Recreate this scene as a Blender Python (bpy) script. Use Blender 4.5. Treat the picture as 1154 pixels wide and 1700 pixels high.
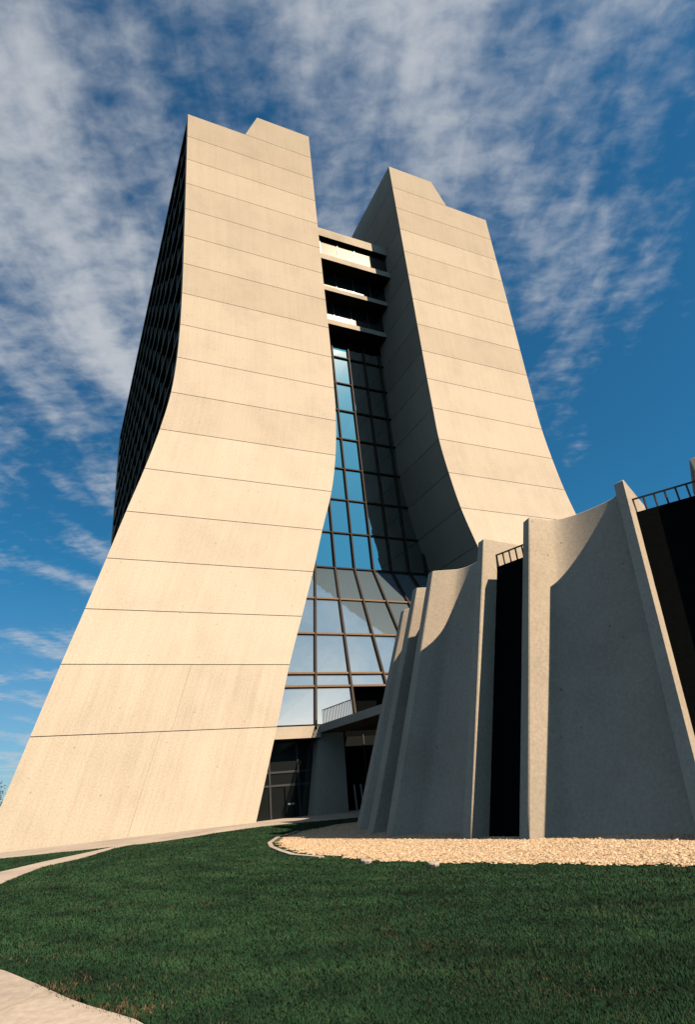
import bpy, bmesh, math, random
import numpy as np
from mathutils import Matrix, Vector

for o in list(bpy.data.objects): bpy.data.objects.remove(o)
scene = bpy.context.scene
COL = scene.collection
R = math.radians
EYE = 1.6                       # eye height above the lawn; the plan below is written with z = 0 at the eye

# ------------------------------------------------------------------ camera
cam_d = bpy.data.cameras.new('camera')
cam_d.sensor_fit = 'VERTICAL'; cam_d.sensor_height = 36.0
cam_d.lens = 1032 / 1700 * 36.0
cam_d.clip_start = 0.1; cam_d.clip_end = 6000
cam = bpy.data.objects.new('camera', cam_d); COL.objects.link(cam)
rx = Vector((0.90869433, -0.40735707, -0.09129528))
up = -Vector((0.1009441, 0.42660899, -0.89878532))
fw = Vector((0.40507395, 0.80750541, 0.42877747))
cam.matrix_world = Matrix(((rx.x, up.x, -fw.x, 0), (rx.y, up.y, -fw.y, 0), (rx.z, up.z, -fw.z, EYE), (0, 0, 0, 1)))
scene.camera = cam

# ------------------------------------------------------------------ light
SUN_AZ, SUN_EL = R(29.0), R(44.0)        # azimuth from the wall's outward normal (-Y) towards +X
S = Vector((math.sin(SUN_AZ) * math.cos(SUN_EL), -math.cos(SUN_AZ) * math.cos(SUN_EL), math.sin(SUN_EL)))
sun_d = bpy.data.lights.new('sun', 'SUN'); sun_d.energy = 5.0; sun_d.angle = R(0.53); sun_d.color = (1.0, 0.80, 0.59)
sun = bpy.data.objects.new('sun', sun_d); COL.objects.link(sun)
sun.rotation_euler = S.to_track_quat('Z', 'Y').to_euler(); sun.location = (20, -30, 90)

world = bpy.data.worlds.new('World'); scene.world = world; world.use_nodes = True
def build_world(seed=(-12.5, -17.8)):
    nt = world.node_tree; N = nt.nodes; L = nt.links; N.clear()
    out = N.new('ShaderNodeOutputWorld'); bg = N.new('ShaderNodeBackground'); bg.inputs['Strength'].default_value = 0.05
    sky = N.new('ShaderNodeTexSky'); sky.sky_type = 'NISHITA'; sky.sun_disc = False
    sky.sun_elevation = SUN_EL; sky.sun_rotation = math.atan2(S.x, S.y)
    sky.altitude = 200; sky.air_density = 1.0; sky.dust_density = 0.6; sky.ozone_density = 2.0
    hs = N.new('ShaderNodeHueSaturation'); hs.inputs['Saturation'].default_value = 1.18; hs.inputs['Value'].default_value = 0.95
    L.new(sky.outputs[0], hs.inputs['Color'])
    film = N.new('ShaderNodeMix'); film.data_type = 'RGBA'; film.blend_type = 'MULTIPLY'; film.inputs['Factor'].default_value = 1.0
    L.new(hs.outputs[0], film.inputs['A']); tint = N.new('ShaderNodeMix'); tint.data_type = 'RGBA'; tint.inputs['A'].default_value = (0.62, 0.86, 1.0, 1); tint.inputs['B'].default_value = (0.26, 1.0, 1.10, 1)
    L.new(tint.outputs['Result'], film.inputs['B'])
    tc = N.new('ShaderNodeTexCoord'); sep = N.new('ShaderNodeSeparateXYZ'); L.new(tc.outputs['Generated'], sep.inputs[0])
    def mth(op, a, b=None, c=None, clamp=False):
        n = N.new('ShaderNodeMath'); n.operation = op; n.use_clamp = clamp
        for i, v in enumerate((a, b, c)):
            if v is None: continue
            if hasattr(v, 'type'): L.new(v, n.inputs[i])
            else: n.inputs[i].default_value = v
        return n.outputs[0]
    # the cloud sheet is a flat layer overhead: project the view direction onto it
    zz = mth('ADD', mth('MAXIMUM', sep.outputs['Z'], 0.02), 0.04)
    px = mth('DIVIDE', sep.outputs['X'], zz); py = mth('DIVIDE', sep.outputs['Y'], zz)
    comb = N.new('ShaderNodeCombineXYZ'); L.new(px, comb.inputs[0]); L.new(py, comb.inputs[1])
    def mapping(rot, sc, loc=(0, 0, 0)):
        a = N.new('ShaderNodeMapping'); a.vector_type = 'TEXTURE'; a.inputs['Rotation'].default_value = (0, 0, R(rot)); a.inputs['Scale'].default_value = sc
        a.inputs['Location'].default_value = (loc[0] + seed[0], loc[1] + seed[1], 0)
        L.new(comb.outputs[0], a.inputs[0]); return a.outputs[0]
    def noise(vec, sc, det=6, rough=0.55, dist=0.0):
        n = N.new('ShaderNodeTexNoise'); n.inputs['Scale'].default_value = sc; n.inputs['Detail'].default_value = det
        n.inputs['Roughness'].default_value = rough; n.inputs['Distortion'].default_value = dist
        L.new(vec, n.inputs['Vector']); return n.outputs['Fac']
    def ramp(v, a, b, lo=0.0, hi=1.0):
        n = N.new('ShaderNodeMapRange'); n.interpolation_type = 'SMOOTHSTEP'
        n.inputs['From Min'].default_value = a; n.inputs['From Max'].default_value = b
        n.inputs['To Min'].default_value = lo; n.inputs['To Max'].default_value = hi; L.new(v, n.inputs['Value']); return n.outputs[0]
    cover = ramp(noise(mapping(57, (1.6, 1, 1)), 2.9, 2, 0.45, 0.25), 0.34, 0.66)
    band = noise(mapping(57, (2.6, 1, 1), (0.4, 2.2)), 8.0, 4, 0.5, 0.35)
    mott = noise(mapping(-28, (1.35, 1, 1), (1.3, 0.2)), 25.0, 4, 0.56, 0.2)
    wisp = noise(mapping(70, (5.0, 1, 1), (7.3, 0.9)), 11.0, 4, 0.55, 0.6)
    L.new(ramp(sep.outputs['Z'], 0.0, 0.38), tint.inputs['Factor'])
    high = ramp(sep.outputs['Z'], 0.25, 0.85, 0.0, 1.0)          # the sheet thins out towards the horizon
    east = ramp(px, 0.35, 1.05, 0.0, 1.0)                        # and towards one side
    m = mth('MULTIPLY_ADD', band, 0.65, mth('MULTIPLY', cover, 0.62))
    m = mth('MULTIPLY_ADD', mott, 0.80, m)
    m = mth('MULTIPLY_ADD', wisp, 0.52, m)
    m = mth('MULTIPLY_ADD', high, 0.36, m)
    m = mth('MULTIPLY_ADD', east, -0.52, m)
    dens = ramp(m, 1.12, 2.10, 0.01, 0.90)
    haze = ramp(sep.outputs['Z'], 0.0, 0.40, 0.12, 0.0)           # pale air low down
    dens = mth('MAXIMUM', dens, mth('ADD', haze, mth('MULTIPLY', dens, 0.6)))
    mix = N.new('ShaderNodeMix'); mix.data_type = 'RGBA'
    L.new(dens, mix.inputs['Factor']); L.new(film.outputs['Result'], mix.inputs['A']); mix.inputs['B'].default_value = (5.7, 6.0, 6.4, 1)
    L.new(mix.outputs['Result'], bg.inputs['Color']); L.new(bg.outputs[0], out.inputs['Surface'])
build_world()

scene.cycles.diffuse_bounces = 0       # contrasty slide film: open shade falls away to near black
vs = scene.view_settings
vs.view_transform = 'Standard'; vs.look = 'None'; vs.gamma = 1.0; vs.use_curve_mapping = False; vs.exposure = 0.95

# ------------------------------------------------------------------ helpers
BASE = {}
def tag(o, label=None, cat=None, group=None, kind=None):
    if label: o['label'] = label
    if cat: o['category'] = cat
    if group: o['group'] = group
    if kind: o['kind'] = kind
    return o
def thing(name, base, label, cat, group=None):
    o = bpy.data.objects.new(name, None); COL.objects.link(o); o.empty_display_size = 0.5
    o.location = (base[0], base[1], base[2] + EYE); BASE[o.name] = Vector(base)
    return tag(o, label, cat, group)
def mesh_obj(name, verts, faces, mat, parent=None, uvs=None, smooth=False, base=None):
    """verts in plan coordinates; stored relative to the thing's base"""
    if parent is not None: b = BASE[parent.name]
    else: b = Vector(base) if base is not None else Vector((0, 0, 0))
    a = np.array([tuple(v) for v in verts], dtype=np.float64) - np.array(b)
    me = bpy.data.meshes.new(name)
    me.from_pydata(a.tolist(), [], [list(f) for f in faces])
    if uvs is not None:
        ul = me.uv_layers.new(name='UVMap')
        li = np.zeros(len(me.loops), dtype=np.int32); me.loops.foreach_get('vertex_index', li)
        ul.data.foreach_set('uv', np.array(uvs, dtype=np.float32)[li].ravel())
    bm = bmesh.new(); bm.from_mesh(me); bmesh.ops.recalc_face_normals(bm, faces=bm.faces); bm.to_mesh(me); bm.free()
    if smooth: me.polygons.foreach_set('use_smooth', [True] * len(me.polygons))
    me.materials.append(mat)
    o = bpy.data.objects.new(name, me); COL.objects.link(o)
    if parent is not None:
        o.parent = parent; BASE[o.name] = b
    else:
        o.location = (b.x, b.y, b.z + EYE); BASE[o.name] = b
    return o
class MB:
    def __init__(s): s.v = []; s.f = []
    def add(s, v, f):
        n = len(s.v); s.v += [tuple(p) for p in v]; s.f += [tuple(i + n for i in q) for q in f]; return s
    def box(s, a, b):
        x0, y0, z0 = a; x1, y1, z1 = b
        return s.add([(x0,y0,z0),(x1,y0,z0),(x1,y1,z0),(x0,y1,z0),(x0,y0,z1),(x1,y0,z1),(x1,y1,z1),(x0,y1,z1)],
                     [(0,3,2,1),(4,5,6,7),(0,1,5,4),(1,2,6,5),(2,3,7,6),(3,0,4,7)])
    def bar(s, p, q, w, d, side=None):
        """square bar p->q, w along side vector, d across"""
        p = Vector(p); q = Vector(q); t = (q - p).normalized()
        sd = Vector(side) if side is not None else (Vector((0,0,1)) if abs(t.z) < .9 else Vector((1,0,0)))
        sd = (sd - t * sd.dot(t)).normalized(); o = t.cross(sd)
        c = [(-1,-1),(1,-1),(1,1),(-1,1)]
        v = [p + sd*(w/2*a) + o*(d/2*b) for a, b in c] + [q + sd*(w/2*a) + o*(d/2*b) for a, b in c]
        return s.add(v, [(0,3,2,1),(4,5,6,7),(0,1,5,4),(1,2,6,5),(2,3,7,6),(3,0,4,7)])
    def build(s, name, mat, parent=None, **k): return mesh_obj(name, s.v, s.f, mat, parent, **k)
def loft(rings, cap=True):
    """rings: list of equal-length closed loops"""
    n = len(rings[0]); v = [p for r in rings for p in r]; f = []
    for i in range(len(rings) - 1):
        for j in range(n):
            f.append((i*n + j, i*n + (j+1) % n, (i+1)*n + (j+1) % n, (i+1)*n + j))
    if cap: f.append(tuple(range(n))[::-1]); f.append(tuple(range((len(rings)-1)*n, len(rings)*n)))
    return v, f
def sstep(a, b, x):
    t = np.clip((x - a) / (b - a), 0, 1); return t*t*(3 - 2*t)

# ------------------------------------------------------------------ materials
def newmat(name):
    m = bpy.data.materials.new(name); m.use_nodes = True
    nt = m.node_tree; b = nt.nodes['Principled BSDF']; return m, nt, b
def nd(nt, t, **k):
    n = nt.nodes.new(t)
    for a, v in k.items(): setattr(n, a, v)
    return n
def tnoise(nt, vec, scale, detail=5, rough=0.6, mapsc=None, dist=0):
    if mapsc is not None:
        mp = nd(nt, 'ShaderNodeMapping'); mp.inputs['Scale'].default_value = mapsc; nt.links.new(vec, mp.inputs[0]); vec = mp.outputs[0]
    n = nd(nt, 'ShaderNodeTexNoise'); n.inputs['Scale'].default_value = scale; n.inputs['Detail'].default_value = detail
    n.inputs['Roughness'].default_value = rough; n.inputs['Distortion'].default_value = dist
    nt.links.new(vec, n.inputs['Vector']); return n.outputs['Fac']
def cramp(nt, fac, stops):
    r = nd(nt, 'ShaderNodeValToRGB'); e = r.color_ramp.elements
    e[0].position, e[0].color = stops[0][0], (*stops[0][1], 1); e[1].position, e[1].color = stops[-1][0], (*stops[-1][1], 1)
    for p, c in stops[1:-1]:
        x = e.new(p); x.color = (*c, 1)
    nt.links.new(fac, r.inputs[0]); return r.outputs[0]
def mulc(nt, a, b, fac=1.0, mode='MULTIPLY'):
    m = nd(nt, 'ShaderNodeMix', data_type='RGBA', blend_type=mode); m.inputs['Factor'].default_value = fac
    for s, v in (('A', a), ('B', b)):
        if hasattr(v, 'type'): nt.links.new(v, m.inputs[s])
        else: m.inputs[s].default_value = (*v, 1)
    return m.outputs['Result']
def bump(nt, b, h, strength, dist):
    n = nd(nt, 'ShaderNodeBump'); n.inputs['Strength'].default_value = strength; n.inputs['Distance'].default_value = dist
    nt.links.new(h, n.inputs['Height']); nt.links.new(n.outputs[0], b.inputs['Normal'])

def concrete(name, base, streak=0.0, panel=0.0, blot=0.12, fine=0.10):
    m, nt, b = newmat(name)
    tc = nd(nt, 'ShaderNodeTexCoord'); P = tc.outputs['Object']
    lo = tuple(c * (1 - blot * 1.6) for c in base); hi = tuple(min(1, c * (1 + blot)) for c in base)
    col = cramp(nt, tnoise(nt, P, 0.32, 8, 0.62), [(0.3, lo), (0.5, base), (0.75, hi)])
    f = cramp(nt, tnoise(nt, P, 9.0, 6, 0.7), [(0.3, (1 - fine*1.5,)*3), (0.7, (1 + fine*.4,)*3)])
    col = mulc(nt, col, f)
    if streak > 0:
        uv = nd(nt, 'ShaderNodeUVMap'); uv.uv_map = 'UVMap'
        s1 = tnoise(nt, uv.outputs[0], 1.0, 6, 0.7, (1.6, 0.05, 1))
        s2 = tnoise(nt, uv.outputs[0], 1.0, 4, 0.7, (5.5, 0.16, 1))
        col = mulc(nt, col, cramp(nt, s1, [(0.34, (1 - streak, 1 - streak*1.15, 1 - streak*1.35)), (0.58, (1, 1, 1))]))
        col = mulc(nt, col, cramp(nt, s2, [(0.3, (1 - streak*.7, 1 - streak*.75, 1 - streak*.85)), (0.55, (1.02, 1.02, 1.02))]))
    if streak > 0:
        oi = nd(nt, 'ShaderNodeObjectInfo'); col = mulc(nt, col, oi.outputs['Color'])   # tone of each pour, with the painted lens falloff
    if panel > 0:
        oi = nd(nt, 'ShaderNodeObjectInfo')
        col = mulc(nt, col, cramp(nt, oi.outputs['Random'], [(0, (1 - panel, 1 - panel*1.1, 1 - panel*1.2)), (1, (1 + panel*.4,)*3)]))
    # little bug holes
    vo = nd(nt, 'ShaderNodeTexVoronoi'); vo.inputs['Scale'].default_value = 1.1; nt.links.new(P, vo.inputs['Vector'])
    col = mulc(nt, col, cramp(nt, vo.outputs['Distance'], [(0.035, (0.62, 0.58, 0.52)), (0.07, (1, 1, 1))]))
    nt.links.new(col, b.inputs['Base Color']); b.inputs['Roughness'].default_value = 0.92; b.inputs['Specular IOR Level'].default_value = 0.2
    bump(nt, b, tnoise(nt, P, 14, 5, 0.7), 0.25, 0.03)
    return m
def plain(name, base, rough=0.6, metal=0.0, var=0.15, scale=6, spec=0.5):
    m, nt, b = newmat(name); tc = nd(nt, 'ShaderNodeTexCoord')
    col = cramp(nt, tnoise(nt, tc.outputs['Object'], scale, 5), [(0.3, tuple(c*(1-var) for c in base)), (0.7, tuple(min(1, c*(1+var)) for c in base))])
    nt.links.new(col, b.inputs['Base Color']); b.inputs['Roughness'].default_value = rough; b.inputs['Metallic'].default_value = metal
    b.inputs['Specular IOR Level'].default_value = spec
    return m
def mirror_glass(name, tint, haze_rough, haze_amt, dark=(0.008, 0.011, 0.012), refl=0.7):
    """reflective solar glass: sharp coat plus a dusty, broader lobe over a dark body"""
    m, nt, b = newmat(name); L = nt.links
    out = nt.nodes['Material Output']; nt.nodes.remove(b)
    dif = nd(nt, 'ShaderNodeBsdfDiffuse'); dif.inputs[0].default_value = (*dark, 1)
    g1 = nd(nt, 'ShaderNodeBsdfGlossy'); g1.inputs['Color'].default_value = (*tint, 1); g1.inputs['Roughness'].default_value = 0.02
    g2 = nd(nt, 'ShaderNodeBsdfGlossy'); g2.inputs['Color'].default_value = (1, 0.93, 0.82, 1); g2.inputs['Roughness'].default_value = haze_rough
    lw = nd(nt, 'ShaderNodeFresnel'); lw.inputs['IOR'].default_value = 1.9
    mr = nd(nt, 'ShaderNodeMapRange'); mr.inputs['From Min'].default_value = 0.08; mr.inputs['From Max'].default_value = 0.6
    mr.inputs['To Min'].default_value = refl; mr.inputs['To Max'].default_value = 0.97; L.new(lw.outputs[0], mr.inputs['Value'])
    oi = nd(nt, 'ShaderNodeObjectInfo')
    tc = nd(nt, 'ShaderNodeTexCoord'); ns = tnoise(nt, tc.outputs['Object'], 0.45, 3, 0.5)
    bp = nd(nt, 'ShaderNodeBump'); bp.inputs['Strength'].default_value = 0.35; bp.inputs['Distance'].default_value = 0.03; L.new(ns, bp.inputs['Height'])
    L.new(bp.outputs[0], g1.inputs['Normal'])
    m1 = nd(nt, 'ShaderNodeMixShader'); L.new(mr.outputs[0], m1.inputs[0]); L.new(dif.outputs[0], m1.inputs[1]); L.new(g1.outputs[0], m1.inputs[2])
    m2 = nd(nt, 'ShaderNodeMixShader'); m2.inputs[0].default_value = haze_amt; L.new(m1.outputs[0], m2.inputs[1]); L.new(g2.outputs[0], m2.inputs[2])
    L.new(m2.outputs[0], out.inputs['Surface'])
    return m

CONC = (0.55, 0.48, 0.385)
M_wall = concrete('concrete_lift', CONC, streak=0.04, panel=0.05, blot=0.05, fine=0.16)
M_low = concrete('concrete_board_marked', CONC, streak=0.09, panel=0.0, blot=0.05, fine=0.16)
M_joint = concrete('concrete_joint', (0.34, 0.225, 0.14))
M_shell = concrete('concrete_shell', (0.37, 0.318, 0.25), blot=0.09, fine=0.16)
M_slab = concrete('concrete_slab', (0.44, 0.38, 0.30))
M_path = concrete('concrete_paving', (0.36, 0.31, 0.26), blot=0.15, fine=0.18)
M_glass = mirror_glass('atrium_glass', (0.62, 0.72, 0.75), 0.22, 0.004)
M_glass_low = mirror_glass('sloping_atrium_glass', (0.80, 0.88, 0.92), 0.27, 0.035, dark=(0.09, 0.16, 0.22), refl=0.58)
M_sunglass = mirror_glass('crossover_glass', (0.30, 0.32, 0.33), 0.32, 0.014, refl=0.35)
M_dkglass = mirror_glass('shaded_window_glass', (0.20, 0.24, 0.25), 0.3, 0.03, refl=0.30)
M_bronze = plain('bronze_mullion', (0.03, 0.022, 0.016), 0.6, 0.0, spec=0.12)
M_copper = plain('copper_transom', (0.20, 0.125, 0.075), 0.6, 0.0, spec=0.15)
M_drum = plain('dark_bronze_cladding', (0.012, 0.013, 0.013), 0.45, 0.0, spec=0.25)
M_rail = plain('dark_railing', (0.03, 0.02, 0.014), 0.5)
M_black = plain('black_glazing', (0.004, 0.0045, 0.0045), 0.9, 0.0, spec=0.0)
M_frame = plain('dark_frame', (0.035, 0.038, 0.04), 0.4)
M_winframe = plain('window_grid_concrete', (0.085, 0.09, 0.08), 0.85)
M_steel = plain('pale_metal', (0.45, 0.45, 0.42), 0.4)

# ------------------------------------------------------------------ ground
def gnd(x, y):
    x = np.asarray(x, float); y = np.asarray(y, float)
    yc = np.clip(y, -10, 60); xc = np.clip(x, -25, 40)
    gA = -1.61 + .0255*yc + .012*xc*yc/45; gB = -1.65 + .02*yc
    w = sstep(4, 11, x) * (1 - sstep(33, 43, y))
    return gA*(1 - w) + gB*w
def gz(x, y): return float(gnd(x, y))

def make_lawn_material():
    m, nt, b = newmat('lawn_turf'); tc = nd(nt, 'ShaderNodeTexCoord'); P = tc.outputs['Object']
    big = tnoise(nt, P, 0.35, 5, 0.6)
    col = cramp(nt, big, [(0.3, (0.007, 0.020, 0.010)), (0.55, (0.011, 0.034, 0.016)), (0.75, (0.016, 0.044, 0.020))])
    fine = tnoise(nt, P, 22, 6, 0.75)
    col = mulc(nt, col, cramp(nt, fine, [(0.3, (0.45, 0.5, 0.45)), (0.62, (1.15, 1.15, 1.1))]))
    dry = tnoise(nt, P, 3.1, 6, 0.7)
    col2 = mulc(nt, col, (0.075, 0.06, 0.028), 1.0, 'MIX')
    mx = nd(nt, 'ShaderNodeMix', data_type='RGBA'); nt.links.new(cramp(nt, dry, [(0.60, (0, 0, 0)), (0.75, (0.5, 0.5, 0.5))]), mx.inputs['Factor'])
    nt.links.new(col, mx.inputs['A']); mx.inputs['B'].default_value = (0.06, 0.05, 0.022, 1)
    nt.links.new(mx.outputs['Result'], b.inputs['Base Color']); b.inputs['Roughness'].default_value = 1.0; b.inputs['Specular IOR Level'].default_value = 0.05
    bump(nt, b, fine, 0.7, 0.05)
    return m
M_lawn = make_lawn_material()
def make_ground():
    xs = np.concatenate([[-2500, -800, -300, -120, -60], np.arange(-30, 45.1, 0.75), [60, 120, 300, 800, 2500]])
    ys = np.concatenate([[-2500, -800, -300, -120, -60], np.arange(-24, 66.1, 0.75), [90, 140, 300, 800, 2500]])
    X, Y = np.meshgrid(xs, ys); Z = gnd(X, Y)
    n = len(xs); v = np.stack([X.ravel(), Y.ravel(), Z.ravel()], 1)
    f = [(j*n+i, j*n+i+1, (j+1)*n+i+1, (j+1)*n+i) for j in range(len(ys)-1) for i in range(n-1)]
    o = mesh_obj('lawn', v, f, M_lawn, smooth=True)
    tag(o, 'dark green mown lawn sloping up to the towers', kind='structure')
make_ground()

def ribbon(A, B, name, mat, h, parent=None, n=40, thick=0.12, m=6):
    """a slab laid on the ground between two polylines"""
    def res(P, n):
        P = np.array(P, float); d = np.r_[0, np.cumsum(np.hypot(*np.diff(P, axis=0).T))]; t = np.linspace(0, d[-1], n)
        return np.stack([np.interp(t, d, P[:, 0]), np.interp(t, d, P[:, 1])], 1)
    a, b = res(A, n), res(B, n); v = []; f = []
    for i in range(n):
        for k in range(m + 1):
            p = a[i] + (b[i] - a[i]) * k / m; v.append((p[0], p[1], gz(*p) + h))
    for i in range(n - 1):
        for k in range(m):
            q = i*(m+1) + k; f.append((q, q+1, q+m+2, q+m+1))
    # skirts
    border = [i*(m+1) for i in range(n)] + [(n-1)*(m+1)+k for k in range(1, m+1)] + [i*(m+1)+m for i in range(n-2, -1, -1)] + [k for k in range(m-1, 0, -1)]
    n0 = len(v)
    for q in border: v.append((v[q][0], v[q][1], v[q][2] - thick))
    nb = len(border)
    for i in range(nb): f.append((border[i], border[(i+1) % nb], n0 + (i+1) % nb, n0 + i))
    return mesh_obj(name, v, f, mat, parent)
def lerp(A, B, t): return (A[0] + (B[0]-A[0])*t, A[1] + (B[1]-A[1])*t)

# walkway along the tower foot and into the entrance
walk_out = [(-30, 38.6), (-1.4, 38.28), (0.22, 37.6), (3.7, 36.3), (5.01, 36.06), (7.22, 38.1), (9.64, 40.0), (12.05, 40.5), (14.08, 40.3), (16.26, 39.6), (20, 38.8), (27, 38)]
walk_in = [(-30, 45.3), (-2, 45.3), (0.5, 45.3), (3.7, 45.3), (5.2, 45.3), (7.4, 45.3), (9.7, 45.3), (12.05, 45.3), (14.08, 47), (16.26, 47.2), (20, 47.2), (27, 47.2)]
walkway = ribbon(walk_out, walk_in, 'walkway', M_path, 0.02, n=80)
tag(walkway, 'pale concrete walkway along the foot of the towers', kind='structure')
path = ribbon([(-14, 10.5), (-6, 17), (-2.5, 21), (-0.75, 22.84), (0.34, 27.96), (1.74, 30.24), (3.56, 35.1), (4.6, 36.3)],
              [(-14, 16), (-8, 21.5), (-3, 26), (-0.97, 27.96), (0.4, 30.9), (1.42, 32.56), (3.3, 35.7), (4.2, 36.9)], 'path', M_path, 0.026, n=60)
tag(path, 'narrow concrete path curving up the lawn to join the walkway', kind='structure')

# footpath in the foreground, poured in bays
FP = [(-4.2, 12.6), (-2.2, 12.0), (-1.1, 11.2), (-0.21, 9.92), (0.19, 8.68), (0.5, 7.66), (0.91, 6.68), (1.25, 5.2), (1.35, 3.0), (1.3, 0), (1.2, -6), (1.2, -14)]
FPi = [(-5.6, 9.9), (-3.8, 9.6), (-3.2, 9.2), (-2.4, 8.4), (-2.0, 7.5), (-1.8, 6.8), (-1.5, 6.0), (-1.25, 5.0), (-1.15, 3.0), (-1.2, 0), (-1.3, -6), (-1.3, -14)]
footpath = bpy.data.objects.new('footpath', None); COL.objects.link(footpath); footpath.location = (0, 8, EYE - 1.4); BASE['footpath'] = Vector((0, 8, -1.4))
tag(footpath, 'pale concrete footpath with a joint, crossing the corner of the lawn', kind='structure')
def cum(P): P = np.array(P); return np.r_[0, np.cumsum(np.hypot(*np.diff(P, axis=0).T))]
def sub(P, t0, t1, k=8):
    P = np.array(P); d = cum(P)/cum(P)[-1]; t = np.linspace(t0, t1, k)
    return list(zip(np.interp(t, d, P[:, 0]), np.interp(t, d, P[:, 1])))
cuts = [0, 0.10, 0.228, 0.36, 0.46, 0.58, 0.73, 0.87, 1.0]
for i in range(len(cuts) - 1):
    e = 0.0009
    ribbon(sub(FP, cuts[i] + e, cuts[i+1] - e, 14), sub(FPi, cuts[i] + e, cuts[i+1] - e, 14), 'paving_slab', M_path, 0.03, footpath, n=16)

# gravel bed round the auditorium
GE = [(15.21, 36.82), (12.99, 35.3), (11.02, 32.7), (9.28, 28.44), (8.32, 25.14), (7.74, 22.28), (7.41, 20.24), (7.65, 18.02), (7.69, 15.86), (8.26, 13.94), (9.11, 12.22), (9.78, 10.36), (10.31, 8.76), (11.2, 5.9), (12.9, 3.2), (15.2, 0.7), (18.2, -1.3)]
GI = [(21, 37), (19, 34), (17.5, 31.5), (17, 28), (16.8, 25), (16.6, 22), (16.6, 20.5), (16.8, 18.5), (17, 17), (17.6, 15.5), (18.4, 13.6), (19.2, 12), (20, 10.8), (21.4, 9.2), (23, 7.6), (25, 6.4), (27.5, 5.6)]
def gravel_mat():
    m, nt, b = newmat('gravel_base'); tc = nd(nt, 'ShaderNodeTexCoord'); vo = nd(nt, 'ShaderNodeTexVoronoi'); vo.inputs['Scale'].default_value = 22
    nt.links.new(tc.outputs['Object'], vo.inputs['Vector'])
    nt.links.new(cramp(nt, vo.outputs['Color'], [(0.1, (0.22, 0.17, 0.12)), (0.9, (0.42, 0.34, 0.25))]), b.inputs['Base Color'])
    b.inputs['Roughness'].default_value = 0.95; bump(nt, b, vo.outputs['Distance'], 0.8, 0.03); return m
GEI = [lerp(a, b, .07) for a, b in zip(GE, GI)]
bed = ribbon(GEI, GI, 'gravel_bed', gravel_mat(), 0.02, n=80, m=10)
tag(bed, 'bed of pale gravel round the foot of the auditorium', kind='structure')
def stone_mat():
    m, nt, b = newmat('gravel_stone'); g = nd(nt, 'ShaderNodeNewGeometry')
    nt.links.new(cramp(nt, g.outputs['Random Per Island'], [(0.0, (0.24, 0.16, 0.10)), (0.35, (0.38, 0.27, 0.165)), (0.7, (0.45, 0.335, 0.215)), (1.0, (0.54, 0.43, 0.31))]), b.inputs['Base Color'])
    b.inputs['Roughness'].default_value = 0.9; b.inputs['Specular IOR Level'].default_value = 0.2; return m
def make_gravel():
    rng = np.random.default_rng(4)
    ge = np.array(sub(GE, 0, 1, 400)); gi = np.array(sub(GI, 0, 1, 400))
    N = 80000
    # visible stretch is the outer 6 m strip
    k = rng.integers(20, 330, N); u = rng.random(N)
    wdt = np.hypot(*(gi - ge).T)[k]; t = np.minimum(u * 6.0 / wdt, 1)
    # ragged front edge
    edge = 0.10*np.sin(k*0.9) + 0.12*np.sin(k*0.37 + 1) + 0.10*np.sin(k*2.3)
    keep = u*6.0 > .22 + edge + rng.normal(0, .07, N); k, t, wdt, u, edge = k[keep], t[keep], wdt[keep], u[keep], edge[keep]; N = len(k)
    p = ge[k] + (gi[k] - ge[k]) * t[:, None] + rng.normal(0, .04, (N, 2))
    r = rng.uniform(0.014, 0.036, N) * np.where(rng.random(N) < .04, 1.7, 1)
    z = gnd(p[:, 0], p[:, 1]) + 0.02 + r*0.25
    oct_ = np.array([(1,0,0),(0,1,0),(-1,0,0),(0,-1,0),(0,0,1),(.7,.7,-.3),(-.7,-.7,-.3)], float)
    oct_ = np.array([(1,0,0),(.3,.9,.1),(-.9,.4,0),(-.6,-.8,.1),(.5,-.85,0),(.25,.2,.75),(-.35,-.15,.7)], float)
    F = np.array([(0,1,5),(1,2,5),(2,6,5),(2,3,6),(3,4,6),(4,5,6),(4,0,5)])
    a = rng.uniform(0, 6.283, N); c, s = np.cos(a), np.sin(a)
    jit = oct_[None] * rng.uniform(.7, 1.3, (N, 7, 1))
    sx = rng.uniform(.8, 1.4, N); sz = rng.uniform(.5, .95, N)
    X = jit[:, :, 0]*sx[:, None]; Y = jit[:, :, 1]; Zz = jit[:, :, 2]*sz[:, None]
    V = np.stack([p[:, :1] + r[:, None]*(X*c[:, None] - Y*s[:, None]), p[:, 1:] + r[:, None]*(X*s[:, None] + Y*c[:, None]), z[:, None] + r[:, None]*Zz], 2).reshape(-1, 3)
    FF = (F[None] + (np.arange(N)*7)[:, None, None]).reshape(-1, 3)
    raw_mesh('gravel', V, FF, stone_mat(), 'pale tan gravel stones spread in front of the concrete buttresses', 'gravel')
def raw_mesh(name, V, F, mat, label, cat, colors=None):
    me = bpy.data.meshes.new(name); nv, nf = len(V), len(F)
    me.vertices.add(nv); me.vertices.foreach_set('co', V.astype(np.float32).ravel())
    me.loops.add(nf*3); me.loops.foreach_set('vertex_index', F.astype(np.int32).ravel())
    me.polygons.add(nf); me.polygons.foreach_set('loop_start', np.arange(0, nf*3, 3, dtype=np.int32)); me.polygons.foreach_set('loop_total', np.full(nf, 3, dtype=np.int32))
    me.update(calc_edges=True); me.validate()
    if colors is not None:
        at = me.attributes.new('tint', 'FLOAT', 'POINT'); at.data.foreach_set('value', colors.astype(np.float32))
    me.materials.append(mat)
    o = bpy.data.objects.new(name, me); COL.objects.link(o); o.location = (0, 0, EYE)
    tag(o, label, cat, kind='stuff'); return o
make_gravel()

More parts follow.
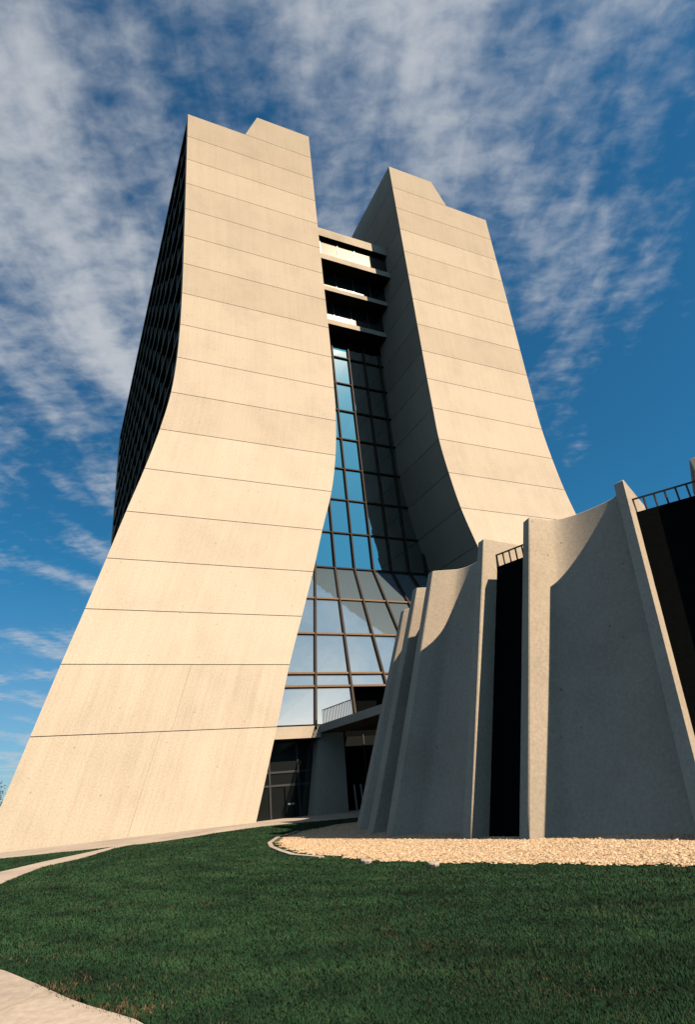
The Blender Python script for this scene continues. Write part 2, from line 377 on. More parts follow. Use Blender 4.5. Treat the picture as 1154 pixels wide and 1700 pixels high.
# concrete edging along the far left end of the gravel
def edging():
    P = np.array(sub(GE, 0.06, 0.47, 60)); d = np.gradient(P, axis=0); d /= np.linalg.norm(d, axis=1)[:, None]; nr = np.stack([-d[:, 1], d[:, 0]], 1)
    rings = []
    OUT = .16 if ((P[30] + nr[30] - np.array(GI[5]))**2).sum() > ((P[30] - nr[30] - np.array(GI[5]))**2).sum() else -.33
    for p, n_ in zip(P, nr):
        z = gz(*p); a = p + n_*OUT; b = p + n_*(OUT + .17)
        rings.append([(a[0], a[1], z - .1), (a[0], a[1], z + .06), (b[0], b[1], z + .06), (b[0], b[1], z - .1)])
    v, f = loft(rings); o = mesh_obj('kerb', v, f, M_path)
    tag(o, 'low curved concrete kerb holding the gravel from the lawn', kind='structure')
edging()
def flat_stone(x, y, w, d, rot, label):
    rng = random.Random(int(x*100)); z = gz(x, y); n = 9; r0 = []; r1 = []; r2 = []
    for k in range(n):
        a = 6.283*k/n; q = rng.uniform(.85, 1.1); p = Vector((math.cos(a)*w/2*q, math.sin(a)*d/2*q)); c, s_ = math.cos(rot), math.sin(rot)
        p = Vector((p.x*c - p.y*s_, p.x*s_ + p.y*c))
        r0.append((x + p.x, y + p.y, z - .03)); r1.append((x + p.x, y + p.y, z + .055)); r2.append((x + p.x*.88, y + p.y*.88, z + .075))
    v, f = loft([r0, r1, r2]); tag(mesh_obj('flat_stone', v, f, M_path, base=(x, y, z)), label, 'stone', 'flat stones at the edge of the gravel')
flat_stone(7.55, 16.0, .75, .3, 1.2, 'pale flat stone at the gravel edge nearer the kerb')
flat_stone(8.15, 13.75, .8, .26, 1.0, 'pale flat stone at the gravel edge before the dark gap between buttresses')

# ------------------------------------------------------------------ grass
def blade_mat():
    m, nt, b = newmat('grass_blade'); at = nd(nt, 'ShaderNodeAttribute'); at.attribute_name = 'tint'
    nt.links.new(cramp(nt, at.outputs['Fac'], [(0.0, (0.006, 0.018, 0.009)), (0.45, (0.017, 0.053, 0.023)), (0.72, (0.036, 0.088, 0.036)), (0.80, (0.045, 0.036, 0.022)), (1.0, (0.17, 0.105, 0.058))]), b.inputs['Base Color'])
    # a closely mown sward scatters light like one soft surface: shade every blade by the lie of the lawn
    up_ = nd(nt, 'ShaderNodeCombineXYZ'); up_.inputs[2].default_value = 1.0; gm = nd(nt, 'ShaderNodeNewGeometry')
    mixn = nd(nt, 'ShaderNodeMix', data_type='VECTOR'); mixn.inputs['Factor'].default_value = 0.8
    nt.links.new(gm.outputs['Normal'], mixn.inputs[4]); nt.links.new(up_.outputs[0], mixn.inputs[5]); nt.links.new(mixn.outputs[1], b.inputs['Normal'])
    b.inputs['Roughness'].default_value = 0.8; b.inputs['Specular IOR Level'].default_value = 0.1; return m
M_blade = blade_mat()
def in_poly(px, py, poly):
    x = np.array(poly)[:, 0]; y = np.array(poly)[:, 1]; r = np.zeros(len(px), bool); j = len(x) - 1
    for i in range(len(x)):
        c = ((y[i] > py) != (y[j] > py)) & (px < (x[j]-x[i])*(py-y[i])/(y[j]-y[i]+1e-12) + x[i]); r ^= c; j = i
    return r
fp_poly = FP + FPi[::-1]; gr_poly = GE + GI[::-1]
wk_poly = walk_out + walk_in[::-1]
pa_poly = [(-14, 10.5), (-6, 17), (-2.5, 21), (-0.75, 22.84), (0.34, 27.96), (1.74, 30.24), (3.56, 35.1), (4.6, 36.3)] + [(4.2, 36.9), (3.3, 35.7), (1.42, 32.56), (0.4, 30.9), (-0.97, 27.96), (-3, 26), (-8, 21.5), (-14, 16)]
def make_grass():
    rng = np.random.default_rng(11)
    N = 1250000
    # sample by view: log-distance, angular spread of the view
    r = 2.6 * (44/2.6) ** (rng.random(N) ** 0.82); az = R(26.6) + np.where(rng.random(N) < .8, rng.uniform(-0.66, 0.60, N), rng.uniform(-1.25, 1.3, N))
    x = r*np.sin(az); y = r*np.cos(az)
    def vnoise(x, y, c, sd):
        g_ = np.random.default_rng(sd).random((128, 128)); u, v = x/c, y/c; i, j = np.floor(u).astype(int), np.floor(v).astype(int); fu, fv = u - i, v - j
        fu = fu*fu*(3 - 2*fu); fv = fv*fv*(3 - 2*fv); G_ = lambda a, b: g_[a % 128, b % 128]
        return (G_(i, j)*(1-fu) + G_(i+1, j)*fu)*(1-fv) + (G_(i, j+1)*(1-fu) + G_(i+1, j+1)*fu)*fv
    wob = .12*(vnoise(x, y, .25, 21) - .5) + .10*(vnoise(x, y, .6, 22) - .5); wob2 = .7*(vnoise(x, y, .35, 23) - .6)
    ok = ~(in_poly(x + wob, y + wob, fp_poly) | in_poly(x + wob2, y, gr_poly) | in_poly(x, y + wob, wk_poly) | in_poly(x + wob, y, pa_poly))
    x, y, r = x[ok], y[ok], r[ok]; n = len(x)
    h = rng.uniform(.018, .04, n) * (1 + .25*np.sin(x*1.7 + np.sin(y*1.1)*2)) ; w = np.maximum(0.003, 0.00075*r) * rng.uniform(.7, 1.3, n)
    clump = .38*vnoise(x, y, 2.1, 1) + .30*vnoise(x, y, .7, 2) + .32*vnoise(x, y, .22, 3)
    dist = np.hypot((x - 15.5)*1.15, y - 21.5); stripe = np.sin(dist*2*np.pi/1.35) * sstep(6.5, 9, dist)   # mowing rounds
    h *= .75 + .5*clump
    tint = np.clip(rng.normal(0.34, .10, n) + 0.85*(clump - .5) + .07*stripe + .10*sstep(7, 24, r), 0, .74)
    dry = rng.random(n) < (0.015 + 0.12*sstep(.56, .72, .5*vnoise(x, y, 1.3, 7) + .5*vnoise(x, y, .3, 8))); tint[dry] = rng.uniform(.76, .88, dry.sum())
    # dry, longer fringe beside the footpath
    M = 26000; fe = np.array(sub(FP, 0, 1, 300)); k = rng.integers(0, 220, M)
    off = np.abs(rng.normal(0, .26, M)) - .05; fx = fe[k, 0] + off*rng.uniform(.5, 1, M) + rng.normal(0, .03, M); fy = fe[k, 1] + off*rng.uniform(.1, .9, M) + rng.normal(0, .03, M)
    patch = .5*vnoise(fx, fy, .55, 31) + .5*vnoise(fx, fy, .2, 32) > .54 + .25*off
    fx, fy = fx[patch], fy[patch]; m2 = len(fx)
    ft = np.where(rng.random(m2) < .6, rng.uniform(.77, 1, m2), rng.uniform(.1, .4, m2))
    x = np.r_[x, fx]; y = np.r_[y, fy]; h = np.r_[h, rng.uniform(.018, .055, m2)]; w = np.r_[w, np.maximum(.004, .0010*np.hypot(fx, fy))]; tint = np.r_[tint, ft]
    n = len(x); z = gnd(x, y)
    a = rng.uniform(0, 6.283, n); lx = rng.normal(0, .55, n)*h; ly = rng.normal(0, .55, n)*h
    b0 = np.stack([x - np.cos(a)*w, y - np.sin(a)*w, z - .004], 1); b1 = np.stack([x + np.cos(a)*w, y + np.sin(a)*w, z - .004], 1); t = np.stack([x + lx, y + ly, z + h], 1)
    V = np.stack([b0, b1, t], 1).reshape(-1, 3); F = np.arange(n*3).reshape(-1, 3)
    raw_mesh('grass', V, F, M_blade, 'short dark green grass blades of the lawn with dry tufts beside the footpath', 'grass', np.repeat(tint, 3))
make_grass()

# ------------------------------------------------------------------ high-rise: two flared towers
SC = 0.9; CX = 31.27*SC; YF = 45.0; YB = 115.0
JZ = [z*SC for z in (-1.6, 6.42, 11.4, 15.66, 19.95, 24.3, 28.65, 33.0, 37.37, 41.7, 46.0, 50.3, 54.6, 58.9, 63.2, 67.5, 71.8, 76.1, 80.4)]
ZTOP = 84.9*SC
TONE = [1.03, 1.0, 1.02, 1.03, 1.02, 1.0, 1.0, .96, .97, .94, .92, .84, .89, .87, .83, .84, .79, .77]   # batch tone of each lift, plus lens falloff painted in, darker towards the top
PROF = {
 'L': (np.array([-1.6, 6.42, 11.43, 15.67, 19.93, 24.3, 28.6, 32.94, 37.31, 41.61, 46, 50, 60, 90])*SC,
       np.array([-3.3, -0.99, 0.47, 1.75, 2.99, 4.25, 5.53, 6.68, 7.57, 8.02, 8.24, 8.32, 8.36, 8.36])*SC,
       np.array([14.5, 16.81, 18.16, 19.54, 20.92, 22.18, 23.51, 24.35, 24.8, 24.97, 25.04, 25.04, 24.98, 24.96])*SC),
 'R': (np.array([-1.6, 6.42, 11.43, 15.67, 19.93, 24.3, 28.6, 32.94, 37.31, 41.61, 46, 50, 60, 90])*SC,
       np.array([-2.6, -0.3, 1.15, 2.4, 3.65, 4.9, 6.1, 7.2, 7.88, 8.3, 8.4, 8.4, 8.36, 8.36])*SC,
       np.array([14.6, 16.9, 18.26, 19.6, 20.95, 22.26, 23.47, 24.23, 24.74, 24.82, 24.86, 24.86, 24.86, 24.86])*SC)}
def hermite(xs, ys, x):
    i = int(np.clip(np.searchsorted(xs, x) - 1, 0, len(xs)-2)); d = np.gradient(ys, xs); h = xs[i+1]-xs[i]; t = (x - xs[i])/h
    return (2*t**3-3*t**2+1)*ys[i] + (t**3-2*t**2+t)*h*d[i] + (-2*t**3+3*t**2)*ys[i+1] + (t**3-t**2)*h*d[i+1]
def prof(side, z):
    zs, a, b = PROF[side]; return hermite(zs, a, z), hermite(zs, b, z)
def mx(side, x): return x if side == 'L' else 2*CX - x

tower_thing = thing('office_tower', (CX, YF + 20, -0.4), 'pale concrete high-rise of two flaring towers joined by crossover floors and a glass atrium', 'building')

def lift(side, z0, z1, xcut=None, n=4, u0=0.0, u1=1.0):
    """one poured lift of the end wall with its return along the atrium side; L-shaped in plan"""
    rings = []; uvs = []
    for k in range(n + 1):
        z = z0 + (z1 - z0)*k/n; a, b = prof(side, z); w = b - a
        if xcut: a = xcut[0] + (xcut[1] - xcut[0])*k/n
        if u1 < 1:                                            # outer part of a lift split by an upright joint
            c = a + w*u1 - .006; P = [(a, YF), (a*.6 + c*.4, YF), (c, YF), (c, YF+.7), (a, YF+.7)]
            rings.append([(mx(side, x), y, z) for x, y in P])
            for x, y in P: uvs.append(((x - a)/w*16 + (y - YF), z))
            continue
        if u0 > 0: a = a + w*u0 + .006
        P = [(a, YF), ((2*a+b)/3, YF), ((a+2*b)/3, YF), (b, YF), (b, YF+4), (b, YB), (b-.5, YB), (b-.5, YF+.7), (a, YF+.7)]
        rings.append([(mx(side, x), y, z) for x, y in P])
        a0, b0 = prof(side, z)
        for x, y in P: uvs.append(((x - a0)/(b0 - a0)*16 + (y - YF), z))
    v, f = loft(rings); return v, f, uvs
def tower(side):
    # core: what shows in the joints, plus the window side
    rings = []
    for z in np.linspace(JZ[0], JZ[-1] - .05, 60):
        a, b = prof(side, z)
        P = [(a+.07, YF+.07), (b-.07, YF+.07), (b-.07, YB-.1), (a+.75, YB-.1), (a+.75, YF+.6), (a+.07, YF+.6)]
        rings.append([(mx(side, x), y, z) for x, y in P])
    v, f = loft(rings); core = mesh_obj('tower', v, f, M_joint, tower_thing)
    core['label'] = 'flared tower, window side in deep shade' if side == 'L' else 'flared tower with a shaded flank facing the atrium'
    G = 0.025
    for i in range(len(JZ) - 1):
        n = 6 if 4 < i < 11 else 3
        cut = (.49, .535)[i] if i < 2 else 0.0
        if cut:
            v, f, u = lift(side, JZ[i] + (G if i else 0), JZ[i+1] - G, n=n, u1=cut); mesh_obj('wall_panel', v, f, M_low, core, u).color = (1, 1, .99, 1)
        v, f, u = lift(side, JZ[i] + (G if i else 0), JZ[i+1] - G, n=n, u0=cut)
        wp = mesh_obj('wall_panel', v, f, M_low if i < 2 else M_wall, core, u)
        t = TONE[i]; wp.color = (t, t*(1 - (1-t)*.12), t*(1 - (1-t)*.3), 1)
    xc = (14.2, 15.75) if side == 'L' else (2*CX - 42.25, 2*CX - 40.5)
    v, f, u = lift(side, JZ[-1] + G, ZTOP, xcut=xc, n=2); pp = mesh_obj('parapet_panel', v, f, M_wall, core, u); pp.color = (.74, .73, .70, 1)  # parapet colour carries the painted falloff on from the lifts below
    mb = MB(); a, b = prof(side, JZ[-1]); x0, x1 = sorted((mx(side, a + .1), mx(side, b - .6))); mb.box((x0, YF + .75, JZ[-1] - .2), (x1, YB - .2, JZ[-1] + .15)); mb.build('roof', M_slab, core)
    # far end wall
    rings = []
    for z in np.linspace(JZ[0], JZ[-1], 40):
        a, b = prof(side, z); rings.append([(mx(side, x), y, z) for x, y in ((a, YB), (b, YB), (b, YB+.6), (a, YB+.6))])
    v, f = loft(rings); mesh_obj('end_wall', v, f, M_wall, core, [(p[0], p[2]) for p in v])
    # window side
    nb = 16; yy = np.linspace(YF + .7, YB, nb + 1)
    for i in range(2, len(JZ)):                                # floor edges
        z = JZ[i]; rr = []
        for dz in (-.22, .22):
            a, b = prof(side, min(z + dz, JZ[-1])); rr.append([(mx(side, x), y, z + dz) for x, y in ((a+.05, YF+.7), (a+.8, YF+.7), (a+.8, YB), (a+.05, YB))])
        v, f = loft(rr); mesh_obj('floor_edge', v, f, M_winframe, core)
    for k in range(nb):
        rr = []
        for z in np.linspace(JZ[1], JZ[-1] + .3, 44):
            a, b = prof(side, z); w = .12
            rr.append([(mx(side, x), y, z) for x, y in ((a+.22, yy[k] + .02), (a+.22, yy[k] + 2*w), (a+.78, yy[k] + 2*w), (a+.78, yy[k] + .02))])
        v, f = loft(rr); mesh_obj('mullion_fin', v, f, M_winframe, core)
    if side == 'L':
        for i in range(2, len(JZ) - 1):
            z0, z1 = JZ[i] + .22, JZ[i+1] - .22; a0, a1 = prof(side, z0)[0] + .55, prof(side, z1)[0] + .55
            for k in range(nb):
                y0, y1 = yy[k] + .24, yy[k+1]
                v = [(a0, y0, z0), (a0, y1, z0), (a1, y1, z1), (a1, y0, z1)]; v += [(x + .04, y, z) for x, y, z in v]
                mesh_obj('window_pane', v, [(0,1,2,3), (7,6,5,4), (0,4,5,1), (1,5,6,2), (2,6,7,3), (3,7,4,0)], M_dkglass, core)
    else:
        for i in range(2, len(JZ) - 1):
            z0, z1 = JZ[i] + .22, JZ[i+1] - .22; a0, a1 = prof(side, z0)[0] + .55, prof(side, z1)[0] + .55
            v = [(mx(side, a0), YF+.7, z0), (mx(side, a0), YB, z0), (mx(side, a1), YB, z1), (mx(side, a1), YF+.7, z1)]; v += [(x - .04, y, z) for x, y, z in v]
            mesh_obj('window_band', v, [(0,1,2,3), (7,6,5,4), (0,4,5,1), (1,5,6,2), (2,6,7,3), (3,7,4,0)], M_dkglass, core)
    return core
tower('L'); tower('R')

# crossover floors between the towers
def crossover():
    xl, xr = 22.3, 34.1
    root = None
    specs = [(48.8, 63.95, 65.3, 'roof_slab'), (48.75, 60.0, 60.8, 'floor_slab'), (50.3, 56.65, 57.3, 'floor_slab'), (51.7, 52.75, 53.45, 'floor_slab')]
    mb = MB().box((xl, 53.9, 50.0), (xr, 56.5, 65.0)); root = mb.build('crossover', M_black, tower_thing)
    root['label'] = 'crossover floors bridging the two towers, stepped back floor by floor'
    for y, z0, z1, nm in specs: MB().box((xl, y, z0), (xr, 62 if nm == 'roof_slab' else 56, z1)).build(nm, M_slab, root)
    for y, z0, z1 in ((49.3, 60.8, 63.8), (50.65, 57.3, 60.0), (52.1, 53.45, 56.65)):
        edges = np.linspace(xl, xr, 6)
        for a, b in zip(edges[:-1], edges[1:]):
            MB().box((a + .05, y, z0), (b - .05, y + .05, z1)).build('window_pane', M_sunglass, root)
            MB().box((a - .05, y - .06, z0 + .002), (a + .05, y + .1, z1 - .002)).build('window_post', M_frame, root)
        MB().box((xl, y + .12, z0 + .003), (xr, y + .2, z1 - .003)).build('back_panel', M_black, root)
    # dark fascia above the atrium glass
    MB().box((xl, 53.62, 51.0), (xr, 53.88, 52.75)).build('fascia', M_black, root)
crossover()

# atrium curtain wall: vertical above, leaning outwards below
def atrium():
    YG = 53.6; root = MB().box((19.6, YG + .06, 51.0), (36.6, YG + .26, 51.15)).build('atrium_glazing', M_bronze, tower_thing)
    root['label'] = 'reflective glass curtain wall of the atrium, leaning outwards at its foot'
    top = [51.1, 49.46, 45.53, 41.59, 37.66, 33.72, 29.8, 25.86, 21.93]
    xu = [29.13 + 2.16*k for k in range(-5, 5)]
    zl = [21.93, 17.88, 13.94, 10.08, 8.93, 5.9]
    xb = [11.7, 14.9, 18.25, 21.6, 25.1, 28.7, 32.2, 35.7, 39.2, 42.7]
    def low(k, z):
        t = (21.93 - z)/(21.93 - 5.9); return (xu[k] + (xb[k] - xu[k])*t, YG + (45.3 - YG)*t, z)
    rng = random.Random(5)
    def pane(p, mat=M_glass):
        # a thin pane, tilted a hair so that reflections step from pane to pane
        n = (Vector(p[1]) - Vector(p[0])).cross(Vector(p[3]) - Vector(p[0])).normalized()
        if n.y > 0: n = -n
        j = [rng.uniform(-.012, .012) for _ in range(4)]
        a = [Vector(q) + n*jj for q, jj in zip(p, j)]; b = [q - n*.03 for q in a]
        mesh_obj('glass_pane', a + b, [(0,1,2),(0,2,3),(6,5,4),(7,6,4),(0,4,5,1),(1,5,6,2),(2,6,7,3),(3,7,4,0)], mat, root)
    for k in range(len(xu) - 1):
        for a, b in zip(top[:-1], top[1:]): pane([(xu[k], YG, b), (xu[k+1], YG, b), (xu[k+1], YG, a), (xu[k], YG, a)])
        for i, (a, b) in enumerate(zip(zl[:-1], zl[1:])):
            if i == 4 and k == 3: continue                    # opening onto the terrace
            pane([low(k, b), low(k+1, b), low(k+1, a), low(k, a)], M_glass_low)
    for k in range(len(xu)):
        mb = MB(); mb.bar((xu[k], YG - .1, top[0] + .25), (xu[k], YG - .1, 21.8), .15, .30, (1, 0, 0))
        a = Vector(low(k, 21.93)); b = Vector(low(k, 5.5 if 2 <= k <= 7 else 14)); off = Vector((0, -.09, .04)); mb.bar(a + off, b + off, .17, .30, (1, 0, 0))
        mb.build('mullion', M_bronze, root)
    for z in top[1:]: MB().bar((19.3, YG - .08, z), (37.2, YG - .08, z), .13, .24, (0, 0, 1)).build('transom', M_bronze, root)
    for z in zl[1:-1]:
        p, q = Vector(low(1, z)), Vector(low(len(xu)-2, z)); off = Vector((0, -.07, .035)); MB().bar(p + off, q + off, .15, .22, (0, 0, 1)).build('transom', M_copper, root)
    # dark void behind the open bay
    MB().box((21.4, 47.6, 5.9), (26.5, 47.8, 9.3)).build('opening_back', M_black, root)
atrium()

# entrance under the atrium
def entrance():
    z0, z1 = 4.92, 5.75
    root = mesh_obj('entrance', [(14.6, 45.02, z1), (18.75, 45.02, z1), (18.55, 45.02, z0), (14.6, 45.02, z0), (14.6, 46.6, z1), (18.75, 46.6, z1), (18.55, 46.6, z0), (14.6, 46.6, z0)],
        [(0,1,2,3), (7,6,5,4), (0,4,5,1), (1,5,6,2), (2,6,7,3), (3,7,4,0)], M_slab, tower_thing)
    root['label'] = 'ground floor entrance with a concrete lintel over dark glass doors'
    MB().box((13.0, 46.62, -.5), (34, 46.9, 5.6)).build('back_wall', M_black, root)
    Y = 46.3
    xs = [13.2, 14.85, 17.05, 18.35]; zs = [-.35, 1.92, 2.8, 4.95]
    for i in range(3):
        for j in range(3):
            MB().box((xs[i] + .05, Y, zs[j] + .04), (xs[i+1] - .05, Y + .04, zs[j+1] - .04)).build('glass_pane', M_dkglass, root)
    for x in xs[1:]: MB().box((x - .06, Y - .08, -.4), (x + .06, Y + .1, 4.95)).build('door_post', M_frame, root)
    for z in zs[1:3]: MB().box((13.2, Y - .06, z - .07), (18.4, Y + .08, z + .07)).build('door_rail', M_frame, root)
    d = MB().box((15.95, Y - .12, -.32), (16.9, Y - .06, 1.85)).build('door', M_dkglass, root)
    MB().box((16.1, Y - .2, .62), (16.6, Y - .13, .72)).build('push_bar', M_steel, root)
    # raked pier beside the doors
    b = [(17.5, 44.9), (20.2, 44.9), (20.2, 46.2), (17.5, 46.2)]; t = [(18.5, 45.3), (20.5, 45.3), (20.5, 46.2), (18.5, 46.2)]
    v, f = loft([[(x, y, -.6) for x, y in b], [(x, y, 5.25) for x, y in t]]); mesh_obj('pier', v, f, M_shell, root)
    # glazing beyond the pier
    for k, x in enumerate((20.8, 22.6, 24.4, 26.2)):
        MB().box((x + .05, Y, 4.0), (x + 1.75, Y + .04, 5.0)).build('transom_light', M_dkglass, root)
        MB().box((x - .06, Y - .06, -.4), (x + .04, Y + .06, 5.1)).build('door_post', M_frame, root)
    for x in (21.2, 21.75):
        MB().bar((x, 45.6, -.35), (x - .12, 45.5, 1.55), .10, .05, (1, 0, 0)).build('door_edge', M_steel, root)
entrance()

# terrace over the entrance, reaching towards the auditorium
terr = thing('terrace', (19, 42, -0.5), 'concrete terrace slab over the entrance between tower and auditorium', 'terrace')
def terrace():
    P = [(18.45, 44.95), (19.35, 36.0), (20.2, 33.2), (30, 33.2), (30, 44.95)]
    v, f = loft([[(x, y, 5.25) for x, y in P], [(x, y, 5.8) for x, y in P]]); mesh_obj('slab', v, f, M_slab, terr)
    rl = MB(); a, b = Vector((18.6, 44.6, 6.78)), Vector((19.05, 40.3, 6.78)); rl.bar(a, b, .06, .06); rail = rl.build('handrail', M_rail, terr)
    for k in range(20):
        p = a.lerp(b, k/19); MB().box((p.x - .02, p.y - .02, 5.8), (p.x + .02, p.y + .02, 6.76)).build('baluster', M_rail, rail)
    for x, y in ((20.2, 35.2), (28, 35.2)): MB().box((x, y, -1.2), (x + .5, y + .5, 5.25)).build('column', M_slab, terr)
terrace()

# ------------------------------------------------------------------ auditorium with flared concrete buttress shells
CEN = Vector((33.3, 22.0))
aud = thing('auditorium', (33.3, 22, -1.2), 'low round dark auditorium ringed by flared concrete buttress shells', 'building')
TOPZ = 10.0; BOTZ = -1.7
def v2(p): return Vector(p)
CURVE = [(0, 0), (.25, .56), (.44, 1.02), (.62, 1.22), (.9, 1.36), (1.3, 1.43), (1.8, 1.42), (2.4, 1.34), (2.9, 1.22), (3.2, 1.02), (3.38, .7), (3.5, 0)]
def smooth_curve(C, k=4):
    P = np.array([C[0]] + C + [C[-1]], float); out = []
    for i in range(1, len(P) - 2):
        for t in np.linspace(0, 1, k, endpoint=False):
            a, b, c, d = P[i-1], P[i], P[i+1], P[i+2]
            out.append(tuple(.5*((2*b) + (c-a)*t + (2*a-5*b+4*c-d)*t*t + (3*b-a-3*c+d)*t**3)))
    return out + [tuple(P[-1])]
NB = 5; BACK = CURVE[4:9]; CURVE = smooth_curve(CURVE)
def plan(AL, AM, BL, BM):
    """plan outline of one shell: fin A, concave back, fin B, then the back face"""
    t = (BL - AM); ln = t.length; t.normalize(); n = Vector((-t.y, t.x))
    if n.dot(CEN - AM) < 0: n = -n
    k = ln/3.5; inner = [AM + t*(a*k) + n*(b) for a, b in CURVE]; inner[-1] = BL
    ra = (CEN - AL).normalized(); rb = (CEN - BM).normalized()
    back = [AM + t*(a*k) + n*(b + .5) for a, b in BACK]
    return [AL] + inner + [BM, BM + rb*3.2, BM + rb*3.2 + (AL - BM).normalized()*.5] + back[::-1] + [AL + ra*3.2 + (BM - AL).normalized()*.5, AL + ra*3.2]
FIN = {  # outer edge at the top (left corner, right corner) and how far the foot kicks out at ground level
 1: ((18.05, 30.4), (18.0, 29.9), (-3.75, .85)), 2: ((16.76, 26.75), (16.8, 26.3), (-3.5, 1.0)),
 3: ((16.28, 24.35), (16.3, 23.9), (-3.8, .1)), 4: ((16.44, 20.32), (16.42, 19.85), (-3.75, -1.0)),
 5: ((17.08, 18.0), (17.0, 17.5), (-3.95, -1.05)), 6: ((18.4, 14.3), (18.43, 13.86), (-4.5, -2.85)),
 7: ((19.72, 12.05), (19.82, 11.6), (-4.6, -3.6)), 8: ((22.5, 9.0), (22.75, 8.65), (-3.4, -3.9)),
 9: ((24.6, 7.5), (25.0, 7.2), (-2.6, -4.2)), 10: ((28.2, 5.9), (28.65, 5.75), (-1.6, -4.6)),
 0: ((19.3, 32.6), (19.15, 32.2), (-3.5, 1.9)), -1: ((21.8, 35.6), (21.5, 35.25), (-2.8, 2.8))}
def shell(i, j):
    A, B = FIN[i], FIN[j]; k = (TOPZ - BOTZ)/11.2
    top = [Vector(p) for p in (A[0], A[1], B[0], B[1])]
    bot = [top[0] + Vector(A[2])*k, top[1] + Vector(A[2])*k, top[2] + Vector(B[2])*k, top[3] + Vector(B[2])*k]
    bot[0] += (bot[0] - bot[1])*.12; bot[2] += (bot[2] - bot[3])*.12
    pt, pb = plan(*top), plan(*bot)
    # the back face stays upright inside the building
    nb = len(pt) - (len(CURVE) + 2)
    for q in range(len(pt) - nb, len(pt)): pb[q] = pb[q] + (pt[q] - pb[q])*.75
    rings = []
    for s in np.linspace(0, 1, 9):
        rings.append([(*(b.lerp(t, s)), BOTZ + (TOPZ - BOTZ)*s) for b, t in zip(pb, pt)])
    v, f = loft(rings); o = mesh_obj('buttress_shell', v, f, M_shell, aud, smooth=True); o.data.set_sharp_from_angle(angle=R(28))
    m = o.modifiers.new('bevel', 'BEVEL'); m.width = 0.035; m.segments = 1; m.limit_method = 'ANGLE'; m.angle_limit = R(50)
for i, j in ((-1, 0), (1, 2), (3, 4), (5, 6), (7, 8), (9, 10)): shell(i, j)
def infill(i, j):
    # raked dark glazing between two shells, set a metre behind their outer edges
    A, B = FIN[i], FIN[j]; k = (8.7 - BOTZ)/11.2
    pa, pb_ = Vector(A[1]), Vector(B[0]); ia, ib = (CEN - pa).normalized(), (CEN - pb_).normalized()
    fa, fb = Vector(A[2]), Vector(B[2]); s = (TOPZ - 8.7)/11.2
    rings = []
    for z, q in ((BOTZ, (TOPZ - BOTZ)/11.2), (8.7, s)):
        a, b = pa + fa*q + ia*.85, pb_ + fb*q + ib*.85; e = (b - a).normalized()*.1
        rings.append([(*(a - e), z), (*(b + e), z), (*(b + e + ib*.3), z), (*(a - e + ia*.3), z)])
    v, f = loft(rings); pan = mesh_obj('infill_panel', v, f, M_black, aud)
    if i < 4: return                                          # only the nearer gaps carry a railing
    a, b = Vector(rings[1][0]), Vector(rings[1][1]); ins = Vector((*(ia*.1), 0)); a += ins; b += ins
    rail = MB().bar(a + Vector((0, 0, .55)), b + Vector((0, 0, .55)), .055, .055).build('roof_railing', M_rail, aud)
    n = 6
    for q in range(n + 1):
        p = a.lerp(b, (q + .3)/(n + .6)); MB().box((p.x - .024, p.y - .024, 8.68), (p.x + .024, p.y + .024, 9.23)).build('baluster', M_rail, rail)
for i, j in ((0, 1), (2, 3), (4, 5), (6, 7), (8, 9)): infill(i, j)
def drum():
    rad = 15.75; n = 96; zt = 8.66; v = []; f = []
    ring = [(CEN.x + rad*math.cos(2*math.pi*k/n), CEN.y + rad*math.sin(2*math.pi*k/n)) for k in range(n)]
    vv, ff = loft([[(x, y, -1.7) for x, y in ring], [(x, y, zt) for x, y in ring]]); mesh_obj('drum_wall', vv, ff, M_drum, aud)
drum()

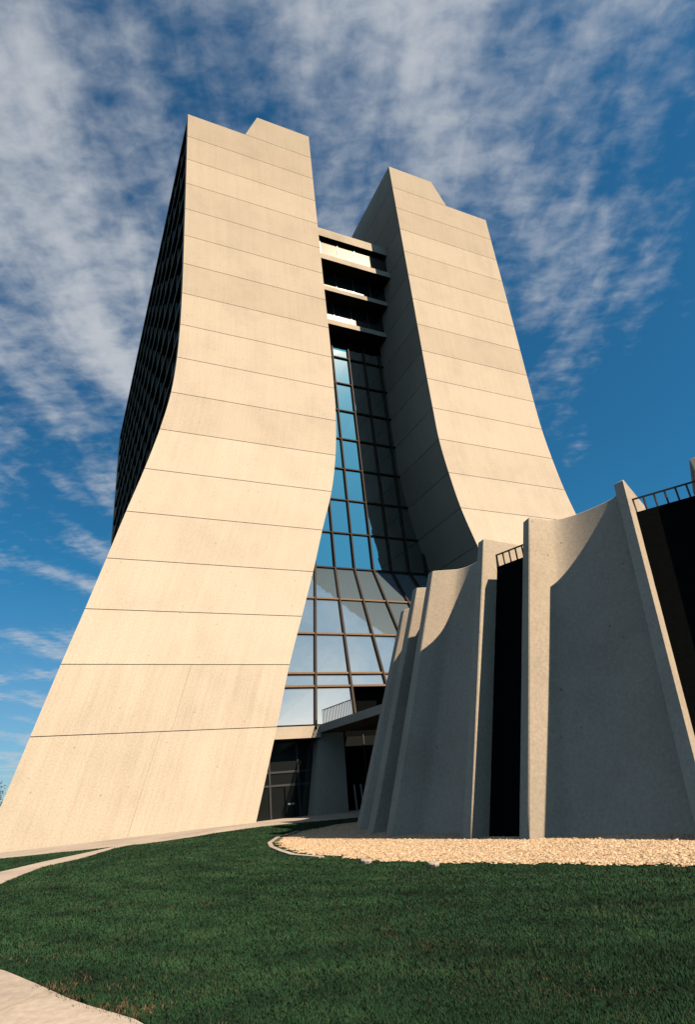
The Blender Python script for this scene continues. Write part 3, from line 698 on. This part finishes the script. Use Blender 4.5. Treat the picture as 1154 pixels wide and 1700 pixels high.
# ------------------------------------------------------------------ trees beyond the left tower
def leaf_mat():
    m, nt, b = newmat('tree_leaf'); g = nd(nt, 'ShaderNodeNewGeometry')
    nt.links.new(cramp(nt, g.outputs['Random Per Island'], [(0, (0.018, 0.035, 0.014)), (0.6, (0.04, 0.075, 0.025)), (1, (0.07, 0.10, 0.035))]), b.inputs['Base Color'])
    b.inputs['Roughness'].default_value = 0.7; return m
M_leaf = leaf_mat(); M_bark = plain('bark', (0.09, 0.07, 0.05), 0.9)
def tree(x, y, h, w, seed, label):
    rng = np.random.default_rng(seed); z = gz(x, y); t = thing('tree', (x, y, z), label, 'tree', 'trees beyond the left tower')
    mb = MB(); rings = []
    for s in np.linspace(0, 1, 7):
        r = .28*h/9*(1 - .75*s); c = (x + .15*math.sin(s*3), y + .1*math.sin(s*4), z - .1 + s*h*.75); rings.append([(c[0] + r*math.cos(a), c[1] + r*math.sin(a), c[2]) for a in np.linspace(0, 6.283, 9)[:-1]])
    v, f = loft(rings); mb.add(v, f)
    for k in range(9):
        a = k*2.4; s = .35 + .05*k; p = Vector((x, y, z + s*h*.75)); q = p + Vector((math.cos(a), math.sin(a), .8))*w*.38; mb.bar(p, q, .10, .10)
    mb.build('trunk', M_bark, t)
    cl = rng.normal(0, 1, (46, 3)); cl /= np.linalg.norm(cl, axis=1)[:, None]; cl *= rng.uniform(.35, 1, (46, 1)); cl *= (w*.5, w*.5, h*.36); cl += (x, y, z + h*.62)
    N = 9000; k = rng.integers(0, 46, N); p = cl[k] + rng.normal(0, w*.085, (N, 3)); d = rng.normal(0, 1, (N, 3)); e = rng.normal(0, 1, (N, 3)); d /= np.linalg.norm(d, axis=1)[:, None]; e /= np.linalg.norm(e, axis=1)[:, None]
    s = rng.uniform(.10, .20, (N, 1)); V = np.stack([p, p + d*s*1.6, p + e*s], 1).reshape(-1, 3)
    mesh_obj('crown', V, np.arange(N*3).reshape(-1, 3).tolist(), M_leaf, t)
tree(-8.3, 92, 8.2, 7.5, 1, 'leafy tree just showing past the foot of the left tower')
tree(-17, 96, 9.0, 8.0, 2, 'broad leafy tree standing farther left on the lawn beyond the tower')
tree(-27, 88, 7.4, 6.5, 3, 'smaller round leafy tree, farthest left beyond the tower')
